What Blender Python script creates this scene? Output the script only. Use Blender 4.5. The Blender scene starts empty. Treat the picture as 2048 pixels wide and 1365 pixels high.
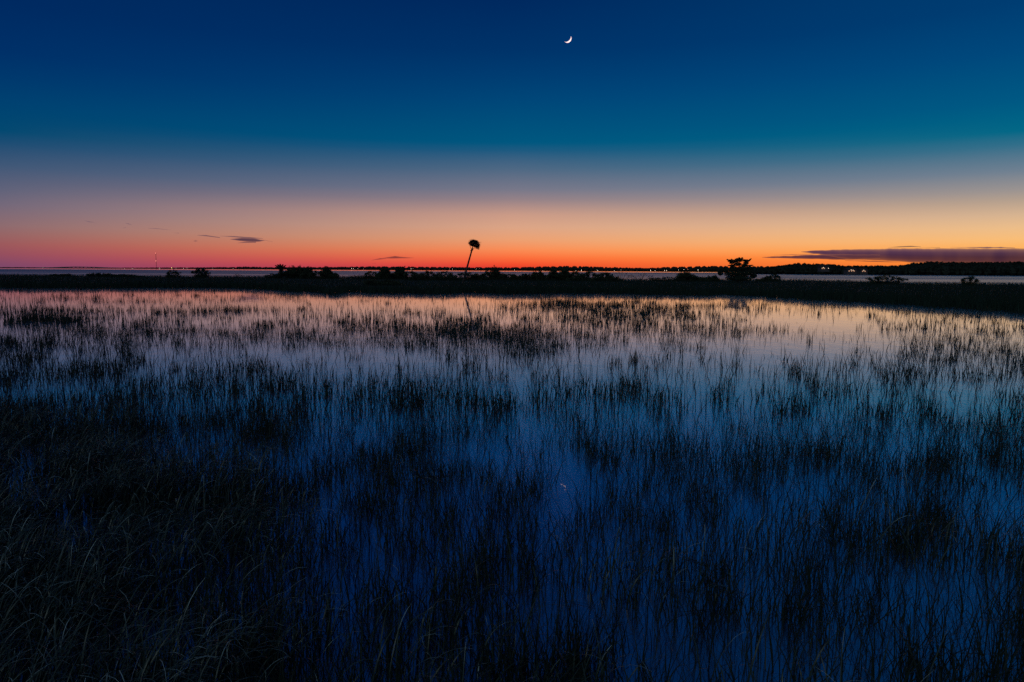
import bpy, math, random
import numpy as np
from mathutils import Vector, Matrix

SC = bpy.context.scene
COL = SC.collection
rng = np.random.default_rng(11)
random.seed(5)
R = math.radians

# ------------------------------------------------------------------ camera
W, H, F = 2048.0, 1365.0, 1365.33          # photograph pixels, focal length in pixels
EYE = np.array((0.0, 0.0, 2.2))
PITCH, ROLL = math.atan(141.5 / F), R(0.30)
_f = np.array((0, math.cos(PITCH), -math.sin(PITCH)))
_r0 = np.array((1.0, 0, 0)); _u0 = np.array((0, math.sin(PITCH), math.cos(PITCH)))
_r = _r0 * math.cos(ROLL) + _u0 * math.sin(ROLL)
_u = _u0 * math.cos(ROLL) - _r0 * math.sin(ROLL)
cam = bpy.data.cameras.new('camera'); cam_o = bpy.data.objects.new('camera', cam); COL.objects.link(cam_o)
cam.sensor_width = 36.0; cam.lens = 36.0 * F / W; cam.clip_start = 0.1; cam.clip_end = 60000
cam_o.matrix_world = Matrix(((_r[0], _u[0], -_f[0], EYE[0]), (_r[1], _u[1], -_f[1], EYE[1]),
                             (_r[2], _u[2], -_f[2], EYE[2]), (0, 0, 0, 1)))
SC.camera = cam_o

def ray(x, y):
    return _f * F + _r * (x - W / 2) + _u * (H / 2 - y)
def at(x, y, Y):
    """the point at depth Y seen in direction of photo pixel x, y"""
    d = ray(x, y); return EYE + d * (Y / d[1])
def hor(x):
    return 541.0 + math.tan(ROLL) * (x - 1024)
def spot(x, Y, z=0.0):
    p = at(x, hor(x), Y); return np.array((p[0], Y, z))
def project(P):
    """world points (N,3) -> photo pixels"""
    q = P - EYE
    d = q @ _f
    return W / 2 + F * (q @ _r) / d, H / 2 - F * (q @ _u) / d

# ------------------------------------------------------------------ sky
def lin(c):
    return tuple(((v / 255) / 12.92 if v / 255 <= 0.04045 else ((v / 255 + 0.055) / 1.055) ** 2.4) for v in c)

SUN_AZ = 40.0      # where the sun went down, degrees right of straight ahead
def elev(x, y):
    d = ray(x, y); return math.degrees(math.asin(d[2] / np.linalg.norm(d)))
SKY = {
    2048: [(530, (250, 140, 55)), (515, (255, 152, 58)), (500, (255, 176, 88)), (480, (250, 190, 118)), (455, (236, 190, 138)), (430, (215, 180, 145)), (400, (180, 160, 142)),
           (380, (155, 148, 145)), (340, (110, 128, 145)), (290, (50, 111, 138)), (263, (0, 104, 134)), (200, (0, 88, 131)), (100, (0, 72, 124)), (0, (0, 61, 114))],
    1024: [(537, (226, 58, 42)), (528, (243, 80, 46)), (515, (252, 112, 62)), (500, (250, 140, 85)), (480, (236, 160, 114)), (455, (220, 165, 134)), (430, (203, 155, 135)), (400, (150, 130, 135)),
           (380, (120, 120, 137)), (340, (80, 105, 132)), (302, (30, 90, 128)), (286, (0, 87, 127)), (200, (0, 70, 120)), (150, (0, 60, 113)), (100, (0, 51, 105)), (0, (0, 41, 95))],
    0:    [(532, (125, 72, 105)), (510, (148, 78, 95)), (490, (156, 88, 92)), (470, (150, 100, 101)), (450, (140, 107, 112)), (410, (115, 104, 122)), (380, (95, 98, 122)),
           (330, (62, 87, 119)), (285, (26, 76, 115)), (262, (0, 72, 112)), (200, (0, 64, 112)), (150, (0, 55, 108)), (100, (0, 47, 103)), (0, (0, 41, 96))],
}
def sky_stops(x):
    s = [(max(0.0, elev(x, y)), c) for y, c in SKY[x]]
    top = s[-1][1]
    s += [(32, tuple(v * .78 for v in top)), (45, (0, 27, 72))]
    return s
ANTI = [(0, (52, 52, 84)), (5, (60, 54, 88)), (10, (44, 58, 98)), (16, (10, 52, 98)), (24, (0, 40, 88)), (45, (0, 27, 72))]

world = bpy.data.worlds.new('World'); SC.world = world; world.use_nodes = True
nt = world.node_tree; nt.nodes.clear()
def N(t, **kw):
    n = nt.nodes.new(t)
    for k, v in kw.items(): setattr(n, k, v)
    return n
def M(op, a, b=None):
    n = N('ShaderNodeMath', operation=op)
    for i, v in enumerate((a, b)):
        if v is None: continue
        if isinstance(v, (int, float)): n.inputs[i].default_value = v
        else: nt.links.new(v, n.inputs[i])
    return n.outputs[0]
tc = N('ShaderNodeTexCoord'); sp = N('ShaderNodeSeparateXYZ'); nt.links.new(tc.outputs['Generated'], sp.inputs[0])
dx, dy, dz = sp.outputs
el = M('MULTIPLY', M('ARCSINE', M('MINIMUM', M('MAXIMUM', dz, 0.0), 1.0)), 180 / math.pi)
epos = M('DIVIDE', el, 45.0)
hyp = M('MAXIMUM', M('SQRT', M('ADD', M('MULTIPLY', dx, dx), M('MULTIPLY', dy, dy))), 1e-5)
ca = M('DIVIDE', M('ADD', M('MULTIPLY', dx, math.sin(R(SUN_AZ))), M('MULTIPLY', dy, math.cos(R(SUN_AZ)))), hyp)
daz = M('MULTIPLY', M('ARCCOSINE', M('MINIMUM', M('MAXIMUM', ca, -1.0), 1.0)), 180 / math.pi)
def ramp(stops):
    n = N('ShaderNodeValToRGB'); e = n.color_ramp.elements
    while len(e) < len(stops): e.new(0.5)
    for i, (p, c) in enumerate(sorted(stops)):
        e[i].position = min(1, p / 45.0); e[i].color = (*lin(c), 1)
    nt.links.new(epos, n.inputs[0]); return n.outputs[0]
cur = ramp(sky_stops(2048))
for (a, b), st in zip(((3.1, 40.0), (40.0, 76.9), (76.9, 170.0)), (sky_stops(1024), sky_stops(0), ANTI)):
    mr = N('ShaderNodeMapRange'); mr.inputs[1].default_value = a; mr.inputs[2].default_value = b
    nt.links.new(daz, mr.inputs[0])
    mx = N('ShaderNodeMix', data_type='RGBA'); nt.links.new(mr.outputs[0], mx.inputs[0])
    nt.links.new(cur, mx.inputs[6]); nt.links.new(ramp(st), mx.inputs[7]); cur = mx.outputs[2]
bg = N('ShaderNodeBackground'); bg.inputs[1].default_value = 1.0
nt.links.new(cur, bg.inputs[0]); wo = N('ShaderNodeOutputWorld'); nt.links.new(bg.outputs[0], wo.inputs[0])

# the one lamp: a faint fill added behind the viewer, high left, to lift grass tips
MOON_PX = (1135.0, 77.5)
moon_dir = ray(*MOON_PX); moon_dir = moon_dir / np.linalg.norm(moon_dir)
ld = bpy.data.lights.new('added_fill', 'SUN'); ld.energy = .36; ld.angle = R(12); ld.color = (.80, 1.0, .97)
lo = bpy.data.objects.new('added_fill', ld); COL.objects.link(lo)
lo.rotation_euler = Vector((-.45, -.62, .64)).to_track_quat('Z', 'Y').to_euler()

SC.view_settings.view_transform = 'Standard'; SC.view_settings.look = 'None'
SC.view_settings.exposure = 0.0; SC.view_settings.gamma = 1.0
SC.render.engine = 'CYCLES'
SC.cycles.max_bounces = 6; SC.cycles.sample_clamp_indirect = 1.5; SC.cycles.volume_bounces = 1
SC.cycles.use_denoising = False

# ------------------------------------------------------------------ helpers
def mesh_obj(name, verts, faces, mat, parent=None, attrs=None, smooth=False):
    me = bpy.data.meshes.new(name)
    verts = np.asarray(verts, dtype=np.float32)
    if isinstance(faces, np.ndarray):
        nf, k = faces.shape
        me.vertices.add(len(verts)); me.vertices.foreach_set('co', verts.ravel())
        me.loops.add(nf * k); me.loops.foreach_set('vertex_index', faces.astype(np.int32).ravel())
        me.polygons.add(nf); me.polygons.foreach_set('loop_start', np.arange(0, nf * k, k, dtype=np.int32))
        me.update(calc_edges=True)
    else:
        me.from_pydata([tuple(map(float, v)) for v in verts], [], faces); me.update()
    for an, av in (attrs or {}).items():
        a = me.attributes.new(an, 'FLOAT', 'POINT'); a.data.foreach_set('value', np.asarray(av, dtype=np.float32))
    if smooth: me.polygons.foreach_set('use_smooth', np.ones(len(me.polygons), dtype=bool))
    me.materials.append(mat)
    o = bpy.data.objects.new(name, me); COL.objects.link(o)
    if parent: o.parent = parent
    return o
def empty(name, loc):
    o = bpy.data.objects.new(name, None); COL.objects.link(o); o.location = tuple(map(float, loc)); o.empty_display_size = 0.3
    return o
def tag(o, label, cat=None, group=None, kind=None):
    o['label'] = label
    if cat: o['category'] = cat
    if group: o['group'] = group
    if kind: o['kind'] = kind
    return o

class MB:
    """collects solid shapes for one mesh"""
    def __init__(s): s.v = []; s.f = []
    def add(s, v, f):
        o = len(s.v); s.v += [tuple(map(float, p)) for p in v]; s.f += [tuple(i + o for i in q) for q in f]
    def box(s, c, size, rot=0.0):
        hx, hy, hz = [q / 2 for q in size]; cs, sn = math.cos(rot), math.sin(rot)
        v = []
        for z in (-hz, hz):
            for x, y in ((-hx, -hy), (hx, -hy), (hx, hy), (-hx, hy)):
                v.append((c[0] + x * cs - y * sn, c[1] + x * sn + y * cs, c[2] + z))
        s.add(v, [(3, 2, 1, 0), (4, 5, 6, 7), (0, 1, 5, 4), (1, 2, 6, 5), (2, 3, 7, 6), (3, 0, 4, 7)])
    def tube(s, pts, rad, n=6):
        pts = [Vector(tuple(map(float, p))) for p in pts]; rings = []
        for i, p in enumerate(pts):
            d = (pts[min(i + 1, len(pts) - 1)] - pts[max(i - 1, 0)]).normalized()
            a = d.orthogonal().normalized() if i == 0 else (a - d * a.dot(d)).normalized()
            b = d.cross(a)
            r = rad[i] if isinstance(rad, (list, tuple)) else rad
            rings.append([p + (a * math.cos(k * 2 * math.pi / n) + b * math.sin(k * 2 * math.pi / n)) * r for k in range(n)])
        v = [q for rg in rings for q in rg]
        f = []
        for i in range(len(pts) - 1):
            for k in range(n):
                f.append((i * n + k, i * n + (k + 1) % n, (i + 1) * n + (k + 1) % n, (i + 1) * n + k))
        f.append(tuple(reversed(range(n)))); f.append(tuple((len(pts) - 1) * n + k for k in range(n)))
        s.add(v, f)
    def ball(s, c, r, nu=8, nv=6):
        v = [(c[0], c[1], c[2] + r)]
        for j in range(1, nv):
            for k in range(nu):
                t = math.pi * j / nv; a = 2 * math.pi * k / nu
                v.append((c[0] + r * math.sin(t) * math.cos(a), c[1] + r * math.sin(t) * math.sin(a), c[2] + r * math.cos(t)))
        v.append((c[0], c[1], c[2] - r)); f = []
        for k in range(nu): f.append((0, 1 + k, 1 + (k + 1) % nu))
        for j in range(nv - 2):
            for k in range(nu):
                a = 1 + j * nu
                f.append((a + k, a + nu + k, a + nu + (k + 1) % nu, a + (k + 1) % nu))
        e = 1 + (nv - 2) * nu
        for k in range(nu): f.append((e + k, len(v) - 1, e + (k + 1) % nu))
        s.add(v, f)
    def build(s, name, mat, parent=None, smooth=False):
        v = np.array(s.v)
        if parent is not None: v = v - np.array(parent_world(parent))
        return mesh_obj(name, v, s.f, mat, parent, smooth=smooth)
def parent_world(o):
    p = np.zeros(3)
    while o is not None:
        p = p + np.array(o.location); o = o.parent
    return p

def vnoise(x, y, seed=0):
    """smooth value noise in 0..1"""
    xi = np.floor(x).astype(np.int64); yi = np.floor(y).astype(np.int64); fx = x - xi; fy = y - yi
    fx = fx * fx * (3 - 2 * fx); fy = fy * fy * (3 - 2 * fy)
    def h(a, b):
        n = (a * 374761393 + b * 668265263 + seed * 1442695041) & 0x7fffffff
        n = ((n ^ (n >> 13)) * 1274126177) & 0x7fffffff
        n = (n ^ (n >> 16)) & 0xffff
        return n / 65535.0
    return (h(xi, yi) * (1 - fx) + h(xi + 1, yi) * fx) * (1 - fy) + (h(xi, yi + 1) * (1 - fx) + h(xi + 1, yi + 1) * fx) * fy
def fbm(x, y, seed=0, o=3):
    s = 0; a = .5; t = 0
    for k in range(o):
        s = s + a * vnoise(x * 2 ** k, y * 2 ** k, seed + k); t += a; a *= .5
    return s / t

# ------------------------------------------------------------------ materials
def new_mat(name):
    m = bpy.data.materials.new(name); m.use_nodes = True
    return m, m.node_tree, m.node_tree.nodes['Principled BSDF']
def simple(name, col, rough=.8, spec=.3, vary=.35, scale=4.0):
    m, t, b = new_mat(name)
    tx = t.nodes.new('ShaderNodeTexCoord'); n = t.nodes.new('ShaderNodeTexNoise'); n.inputs['Scale'].default_value = scale
    t.links.new(tx.outputs['Object'], n.inputs['Vector'])
    r = t.nodes.new('ShaderNodeValToRGB'); r.color_ramp.elements[0].position = .3; r.color_ramp.elements[1].position = .7
    r.color_ramp.elements[0].color = (*[c * (1 - vary) for c in col], 1); r.color_ramp.elements[1].color = (*[min(1, c * (1 + vary)) for c in col], 1)
    t.links.new(n.outputs[0], r.inputs[0]); t.links.new(r.outputs[0], b.inputs['Base Color'])
    b.inputs['Roughness'].default_value = rough; b.inputs['Specular IOR Level'].default_value = spec
    return m
def emitter(name, col, strength):
    m, t, b = new_mat(name)
    b.inputs['Base Color'].default_value = (*col, 1); b.inputs['Emission Color'].default_value = (*col, 1)
    b.inputs['Emission Strength'].default_value = strength
    return m
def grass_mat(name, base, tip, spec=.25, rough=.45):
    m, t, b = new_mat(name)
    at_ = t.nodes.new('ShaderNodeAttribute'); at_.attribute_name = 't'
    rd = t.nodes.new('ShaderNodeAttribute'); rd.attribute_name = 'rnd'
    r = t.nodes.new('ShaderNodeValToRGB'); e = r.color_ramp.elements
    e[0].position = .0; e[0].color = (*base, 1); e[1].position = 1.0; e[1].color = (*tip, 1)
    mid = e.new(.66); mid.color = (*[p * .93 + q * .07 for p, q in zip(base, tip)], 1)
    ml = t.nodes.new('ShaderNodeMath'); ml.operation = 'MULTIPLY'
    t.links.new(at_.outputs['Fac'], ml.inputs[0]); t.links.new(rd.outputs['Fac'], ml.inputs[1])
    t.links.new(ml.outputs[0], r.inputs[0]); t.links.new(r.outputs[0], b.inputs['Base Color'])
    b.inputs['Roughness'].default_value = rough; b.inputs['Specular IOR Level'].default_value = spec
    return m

def water_mat(name, body, ior, rough, layers, strength):
    """opaque dark water; layers = [(scale xyz, weight)] of ripple noise in metres"""
    m, t, b = new_mat(name)
    b.inputs['Base Color'].default_value = (*body, 1); b.inputs['IOR'].default_value = ior
    b.inputs['Roughness'].default_value = rough
    g = t.nodes.new('ShaderNodeNewGeometry'); prev = None
    for sc, w in layers:
        mp = t.nodes.new('ShaderNodeMapping'); mp.inputs['Scale'].default_value = sc
        t.links.new(g.outputs['Position'], mp.inputs[0])
        n = t.nodes.new('ShaderNodeTexNoise'); n.inputs['Scale'].default_value = 1.0; n.inputs['Detail'].default_value = 2.0
        t.links.new(mp.outputs[0], n.inputs['Vector'])
        q = t.nodes.new('ShaderNodeMath'); q.operation = 'MULTIPLY_ADD'; q.inputs[1].default_value = w
        t.links.new(n.outputs[0], q.inputs[0])
        if prev is None: q.inputs[2].default_value = 0
        else: t.links.new(prev, q.inputs[2])
        prev = q.outputs[0]
    bp = t.nodes.new('ShaderNodeBump'); bp.inputs['Strength'].default_value = 1.0; bp.inputs['Distance'].default_value = strength
    t.links.new(prev, bp.inputs['Height']); t.links.new(bp.outputs[0], b.inputs['Normal'])
    return m, t, b

POND, pt_, pb_ = water_mat('pond_water', (1.0, .85, 1.0), 2.0, .24, [((1.1, .7, 1), 1.0), ((4.0, 2.4, 1), .3)], .0035)
pb_.inputs['Metallic'].default_value = 1.0     # a still film that gives back nearly all the sky, a little lilac
pb_.inputs['Coat Weight'].default_value = 1.0; pb_.inputs['Coat IOR'].default_value = 2.6; pb_.inputs['Coat Roughness'].default_value = .02
pt_.links.new(pb_.inputs['Normal'].links[0].from_socket, pb_.inputs['Coat Normal'])
pd_ = pt_.nodes.new('ShaderNodeBsdfPrincipled')           # clear dark water under the film: less mirror where one looks steeply down
for k_, v_ in (('Base Color', (.012, .012, .02, 1)), ('IOR', 1.7), ('Roughness', .215), ('Coat Weight', 1.0), ('Coat IOR', 2.0), ('Coat Roughness', .02)): pd_.inputs[k_].default_value = v_
nl_ = pb_.inputs['Normal'].links[0].from_socket
pt_.links.new(nl_, pd_.inputs['Normal']); pt_.links.new(nl_, pd_.inputs['Coat Normal'])
pm_ = pt_.nodes.new('ShaderNodeMixShader'); pm_.inputs[0].default_value = .42
pt_.links.new(pb_.outputs[0], pm_.inputs[1]); pt_.links.new(pd_.outputs[0], pm_.inputs[2])
pt_.links.new(pm_.outputs[0], pt_.nodes['Material Output'].inputs['Surface'])
BAY, bt, bb = water_mat('bay_water', (.02, .02, .03), 2.2, .22, [((.35, .18, 1), 1.0), ((1.3, .7, 1), .3)], .05)
mp = bt.nodes.new('ShaderNodeMapping'); mp.inputs['Scale'].default_value = (.0022, .011, 1)
gg = bt.nodes.new('ShaderNodeNewGeometry'); bt.links.new(gg.outputs['Position'], mp.inputs[0])
wn = bt.nodes.new('ShaderNodeTexNoise'); wn.inputs['Scale'].default_value = 1.0; wn.inputs['Detail'].default_value = 3
bt.links.new(mp.outputs[0], wn.inputs['Vector'])
wr = bt.nodes.new('ShaderNodeMapRange'); wr.inputs[1].default_value = .38; wr.inputs[2].default_value = .62; wr.inputs[3].default_value = .30; wr.inputs[4].default_value = .46
bt.links.new(wn.outputs[0], wr.inputs[0])
sy_ = bt.nodes.new('ShaderNodeSeparateXYZ'); bt.links.new(gg.outputs['Position'], sy_.inputs[0])
ly = bt.nodes.new('ShaderNodeMath'); ly.operation = 'DIVIDE'; ly.inputs[1].default_value = 4000
lee = bt.nodes.new('ShaderNodeValToRGB')                    # breeze in mid-bay, calm lee under both shores
for p_, v_ in ((.04, .68), (.12, .92), (.2, 1.0), (.31, .15)):
    e_ = lee.color_ramp.elements.new(p_); e_.color = (v_, v_, v_, 1)
lee.color_ramp.elements.remove(lee.color_ramp.elements[-1]); lee.color_ramp.elements[0].color = (.62, .62, .62, 1)
bt.links.new(sy_.outputs[1], ly.inputs[0]); bt.links.new(ly.outputs[0], lee.inputs[0])
lm = bt.nodes.new('ShaderNodeMath'); lm.operation = 'MULTIPLY'; bt.links.new(wr.outputs[0], lm.inputs[0]); bt.links.new(lee.outputs[0], lm.inputs[1])
bt.links.new(lm.outputs[0], bb.inputs['Roughness'])

MUD = simple('mud', (.035, .032, .026), .9, .2)
FOLIAGE = simple('dark_foliage', (.040, .055, .028), .7, .2, .4, 3.0)
CEDAR = simple('cedar_foliage', (.030, .046, .028), .75, .2, .4, 3.0)
BARK = simple('bark', (.06, .05, .042), .9, .2, .3, 8.0)
WOOD = simple('weathered_wood', (.05, .042, .036), .85, .2, .3, 6.0)
STICK = simple('nest_stick', (.035, .03, .025), .9, .2, .4, 10.0)
CONCRETE = simple('concrete', (.25, .25, .24), .85, .3, .15, .2)
STEEL = simple('mast_steel', (.22, .10, .08), .6, .4, .2, .2)
WOODS = simple('far_woods', (.024, .032, .024), .9, .1, .35, .15)
SHOREM = simple('shore_ground', (.05, .05, .04), .9, .1, .3, .05)
POND_GRASS = grass_mat('cordgrass', (.014, .026, .020), (.06, .07, .055), .12)
BANK_GRASS = grass_mat('bank_grass', (.010, .024, .016), (.74, .94, .86), .2, .4)  # light caught by the tips is put into this pale end colour
ISLE_GRASS = grass_mat('island_grass', (.014, .030, .020), (.032, .058, .036), .1, .8)

# ------------------------------------------------------------------ ground and water
def sheet(name, x0, x1, y0, y1, z, mat, label):
    o = mesh_obj(name, [(x0, y0, z), (x1, y0, z), (x1, y1, z), (x0, y1, z)], [(0, 1, 2, 3)], mat)
    return tag(o, label, kind='structure')
sheet('ground', -20000, 20000, -400, 24000, -1.2, MUD, 'dark mud lying under the water out to the horizon')
sheet('bay_water', -20000, 20000, -300, 23000, -.012, BAY, 'open rippled bay water stretching to the far shore')

FRONT = [(-2600, 70), (-900, 82), (-300, 88), (0, 84), (120, 82), (250, 85), (420, 87), (520, 84), (600, 75), (660, 69), (720, 74), (780, 70), (860, 70.5), (940, 72.5), (1024, 70),
         (1120, 74), (1290, 72.5), (1390, 70.5), (1450, 72), (1530, 69.5), (1600, 65), (1720, 58.5), (1850, 52), (1950, 47.8), (2048, 44.6), (2300, 37), (2900, 26), (4200, 16)]
BACK = [(-2600, 190), (-900, 190), (-300, 172), (0, 165), (200, 150), (400, 143), (550, 150), (700, 158), (850, 140), (1000, 131), (1280, 127), (1420, 134), (1590, 144), (1700, 125),
        (1800, 106), (2048, 101), (2300, 92), (2900, 84), (4200, 70)]
BACK = [(a, b * 1.25) for a, b in BACK]
FRONT = [(a, b * (.92 if a < 1500 else .88)) for a, b in FRONT]
def edge(tab, x):
    return np.interp(x, [a for a, b in tab], [b for a, b in tab])
NX, NY = 420, 16
xs = np.concatenate([np.linspace(-2600, -300, 40), np.linspace(-290, 2340, 340), np.linspace(2360, 4200, 40)])
iv = []
for i, x in enumerate(xs):
    nf = float(fbm(np.array([x / 37.0]), np.array([3.1]), 4)[0] - .5); nb = float(fbm(np.array([x / 60.0]), np.array([7.7]), 9)[0] - .5)
    a = edge(FRONT, x) * (1 + .10 * nf); b = edge(BACK, x) * (1 + .08 * nb)
    for j in range(NY):
        v = j / (NY - 1); Y = a + (b - a) * v
        e = min(1, min(v, 1 - v) * 9)
        z = -.15 + .28 * e + .10 * float(fbm(np.array([x / 25.0]), np.array([Y / 6.0]), 21)[0])
        iv.append(spot(x, Y, z))
fi = [(i * NY + j, (i + 1) * NY + j, (i + 1) * NY + j + 1, i * NY + j + 1) for i in range(len(xs) - 1) for j in range(NY - 1)]
tag(mesh_obj('marsh_island', iv, fi, MUD, smooth=True), 'low dark marsh island between the pond and the bay', kind='structure')
# the pond lies in front of the middle line of the island
pv = []
mid = [spot(x, .5 * (edge(FRONT, x) + edge(BACK, x)), 0) for x in xs[::6]]
for p in mid: pv += [(p[0], p[1], 0), (p[0] if abs(p[0]) < 1e9 else 0, -60, 0)]
pf = [(2 * i + 1, 2 * i + 3, 2 * i + 2, 2 * i) for i in range(len(mid) - 1)]
tag(mesh_obj('pond_water', pv, pf, POND), 'still shallow pond water mirroring the dusk sky', kind='structure')

# ------------------------------------------------------------------ grass
def blades(P, length, w, th0, th1, yaw, segs, kink=None, pw=1.5, face=None, pale=.8):
    """ribbons growing from P; angle from vertical runs th0 -> th0+th1, optional sharp kink"""
    n = len(P)
    t = np.linspace(0, 1, segs + 1)[None, :]
    th = th0[:, None] + th1[:, None] * t ** pw
    if kink is not None:
        kp, ka = kink
        th = th + ka[:, None] * (t > kp[:, None])
    step = (length / segs)[:, None]
    sx = np.concatenate([np.zeros((n, 1)), np.cumsum(np.sin(th[:, :-1]) * step, 1)], 1)
    sz = np.concatenate([np.zeros((n, 1)), np.cumsum(np.cos(th[:, :-1]) * step, 1)], 1)
    wob = (rng.random((n, 1)) - .5) * .12 * np.sin(t * 5 + rng.random((n, 1)) * 6) * length[:, None] * .35
    cx = P[:, 0:1] + sx * np.cos(yaw)[:, None] - wob * np.sin(yaw)[:, None]
    cy = P[:, 1:2] + sx * np.sin(yaw)[:, None] + wob * np.cos(yaw)[:, None]
    cz = P[:, 2:3] + sz
    fa = rng.random(n) * 2 * np.pi if face is None else face
    ww = w[:, None] * np.clip(1 - t ** 2.2 * .93, .07, 1) * .5
    ox, oy = np.cos(fa)[:, None] * ww, np.sin(fa)[:, None] * ww
    L = np.stack([cx - ox, cy - oy, cz], -1); Rr = np.stack([cx + ox, cy + oy, cz], -1)
    V = np.stack([L, Rr], 2).reshape(-1, 3)
    base = (np.arange(n) * 2 * (segs + 1))[:, None] + (np.arange(segs) * 2)[None, :]
    Fc = np.stack([base, base + 1, base + 3, base + 2], -1).reshape(-1, 4)
    T = np.repeat(np.broadcast_to(t, (n, segs + 1)).reshape(-1), 2)
    RN = np.repeat(rng.random(n) ** pale, 2 * (segs + 1))
    return V, Fc, T, RN
def join(parts):
    V = []; Fc = []; T = []; RN = []; o = 0
    for v, f, t, r in parts:
        V.append(v); Fc.append(f + o); T.append(t); RN.append(r); o += len(v)
    return np.concatenate(V), np.concatenate(Fc), np.concatenate(T), np.concatenate(RN)
def grass_obj(name, parts, mat, label):
    V, Fc, T, RN = join(parts)
    o = mesh_obj(name, V, Fc, mat, attrs={'t': T, 'rnd': RN})
    return tag(o, label, cat='grass', kind='stuff')

# how thickly the stems cover the picture, by place: optical depth at (pixel) spots of the pond
BASE_T = ([585, 610, 640, 680, 740, 800, 900, 1000, 1150, 1365], [.22, .22, .28, .50, .78, .98, 1.6, 2.3, 2.6, 2.4])
SPOTS = [(60, 642, 150, 15, 1.3), (90, 685, 150, 22, 1.1), (60, 770, 130, 42, 1.9), (240, 745, 45, 45, .7), (350, 626, 75, 4.5, 1.5), (545, 622, 110, 3.5, .9),
         (350, 668, 60, 9, 1.0), (600, 664, 200, 9, .8), (800, 668, 190, 20, 1.3), (1000, 682, 95, 18, 1.8), (900, 795, 150, 16, .9), (1230, 617, 150, 10, 1.5),
         (1120, 607, 50, 4, 1.4), (1290, 640, 80, 13, .6), (1390, 665, 110, 10, .8), (1950, 652, 90, 9, 1.6), (1880, 705, 70, 25, .4), (1990, 740, 80, 40, .3),
         (140, 950, 320, 100, 1.9), (200, 1200, 420, 190, 2.2), (450, 860, 150, 45, .8), (720, 1000, 170, 60, .8), (850, 985, 55, 45, .7), (1280, 965, 50, 60, .9),
         (1400, 1085, 80, 60, .8), (1760, 950, 140, 60, .8), (1960, 930, 60, 90, 1.0), (1750, 1130, 110, 70, .7), (1050, 1170, 190, 80, .6), (1290, 790, 60, 22, .6),
         (1560, 870, 60, 40, .4), (1000, 640, 200, 8, .4), (200, 600, 200, 6, .3), (1750, 745, 160, 12, .35),
         (1620, 700, 170, 26, -.36), (1700, 648, 170, 10, -.22), (1080, 880, 45, 45, -.45), (820, 1100, 35, 40, -.6), (840, 1260, 60, 60, -.7), (1520, 1110, 60, 60, -.55),
         (1500, 770, 130, 25, -.25), (1475, 604, 34, 9, -.30), (1126, 1005, 24, 55, -2.0), (932, 618, 14, 16, -.2), (700, 720, 120, 18, -.2), (640, 760, 120, 30, -.15), (90, 805, 110, 8, -1.4), (930, 610, 200, 8, -.12), (1960, 1170, 60, 80, -.5), (1400, 1300, 120, 60, -.4)]
def tau(px, py):
    t = np.interp(py, *BASE_T)
    for cx, cy, sx, sy, a in SPOTS:
        a = a * 1.5
        t = t + a * np.exp(-.5 * (((px - cx) / sx) ** 2 + ((py - cy) / sy) ** 2))
    return np.clip(t * 1.9, .05, 7.5)
def scatter(y0, y1, wst, hst, gain=1.0, clump=(1.6, .55), seed=0, side=1.05, floor=.1):
    """stem positions on the pond between depths y0 and y1"""
    area = side * (y1 ** 2 - y0 ** 2)
    # a generous number of candidates, thinned to the wanted density
    dep = math.atan2(EYE[2], y0); dmax = 7.5 * 2.6 * math.sin(dep) / (2 * wst * hst) * gain
    n = int(area * dmax)
    Y = np.sqrt(rng.random(n) * (y1 ** 2 - y0 ** 2) + y0 ** 2); X = (rng.random(n) * 2 - 1) * side * Y
    P = np.stack([X, Y, np.zeros(n)], 1)
    px, py = project(P)
    d = tau(px, py) * np.sin(np.arctan2(EYE[2], Y)) / (2 * wst * hst) * gain
    s1, s2 = clump
    cl = fbm(X / s1, Y / s1, seed + 31, 2) * .5 + fbm(X / s2, Y / s2, seed + 57, 2) * .5
    d = d * np.clip((cl - .36) * 6.5, floor, 2.6)
    # only the water in front of the island
    ok = (rng.random(n) < d / dmax) & (Y < edge(FRONT, px) - .5)
    return P[ok]
def uni(n, a, b): return a + (b - a) * rng.random(n)

def stems(P, hl, hh, w, segs, spread, bend, kinkp):
    n = len(P); P = P.copy(); P[:, 2] = -.04
    L = uni(n, hl, hh) * (0.8 + .4 * vnoise(P[:, 0] / 2, P[:, 1] / 2, 77))
    th0 = np.abs(rng.normal(0, spread, n)); th1 = np.abs(rng.normal(0, bend, n)) * (rng.random(n) < .75)
    k = np.where(rng.random(n) < kinkp, uni(n, .6, 2.1), 0)
    return blades(P, L, w * uni(n, .6, 1.4), th0, th1, rng.random(n) * 2 * np.pi, segs, (uni(n, .35, .8), k))

def tussocks(P, share, per, rad):
    """gathers a share of the stems into tufts"""
    k = rng.random(len(P)) < share; S = P[k]
    if len(S) < per: return P
    c = S[rng.integers(0, len(S), max(1, len(S) // per))]
    idx = rng.integers(0, len(c), len(S)); size = uni(len(c), .5, 1.5)[idx][:, None]
    S = c[idx] + np.concatenate([rng.normal(0, 1, (len(S), 2)) * rad * size, np.zeros((len(S), 1))], 1)
    return np.concatenate([P[~k], S])
pond_parts = []
Pn = tussocks(scatter(2.6, 10, .0064, .31, 1.0, (1.1, .35), 1, floor=.45), .38, 18, .07)
pond_parts.append(stems(Pn, .08, .46, .0066, 7, .30, .9, .28))
Pm = tussocks(scatter(10, 26, .011, .29, 1.0, (1.8, .5), 2, floor=.26), .4, 16, .11)
pond_parts.append(stems(Pm, .10, .44, .0115, 6, .22, .6, .18))
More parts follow.
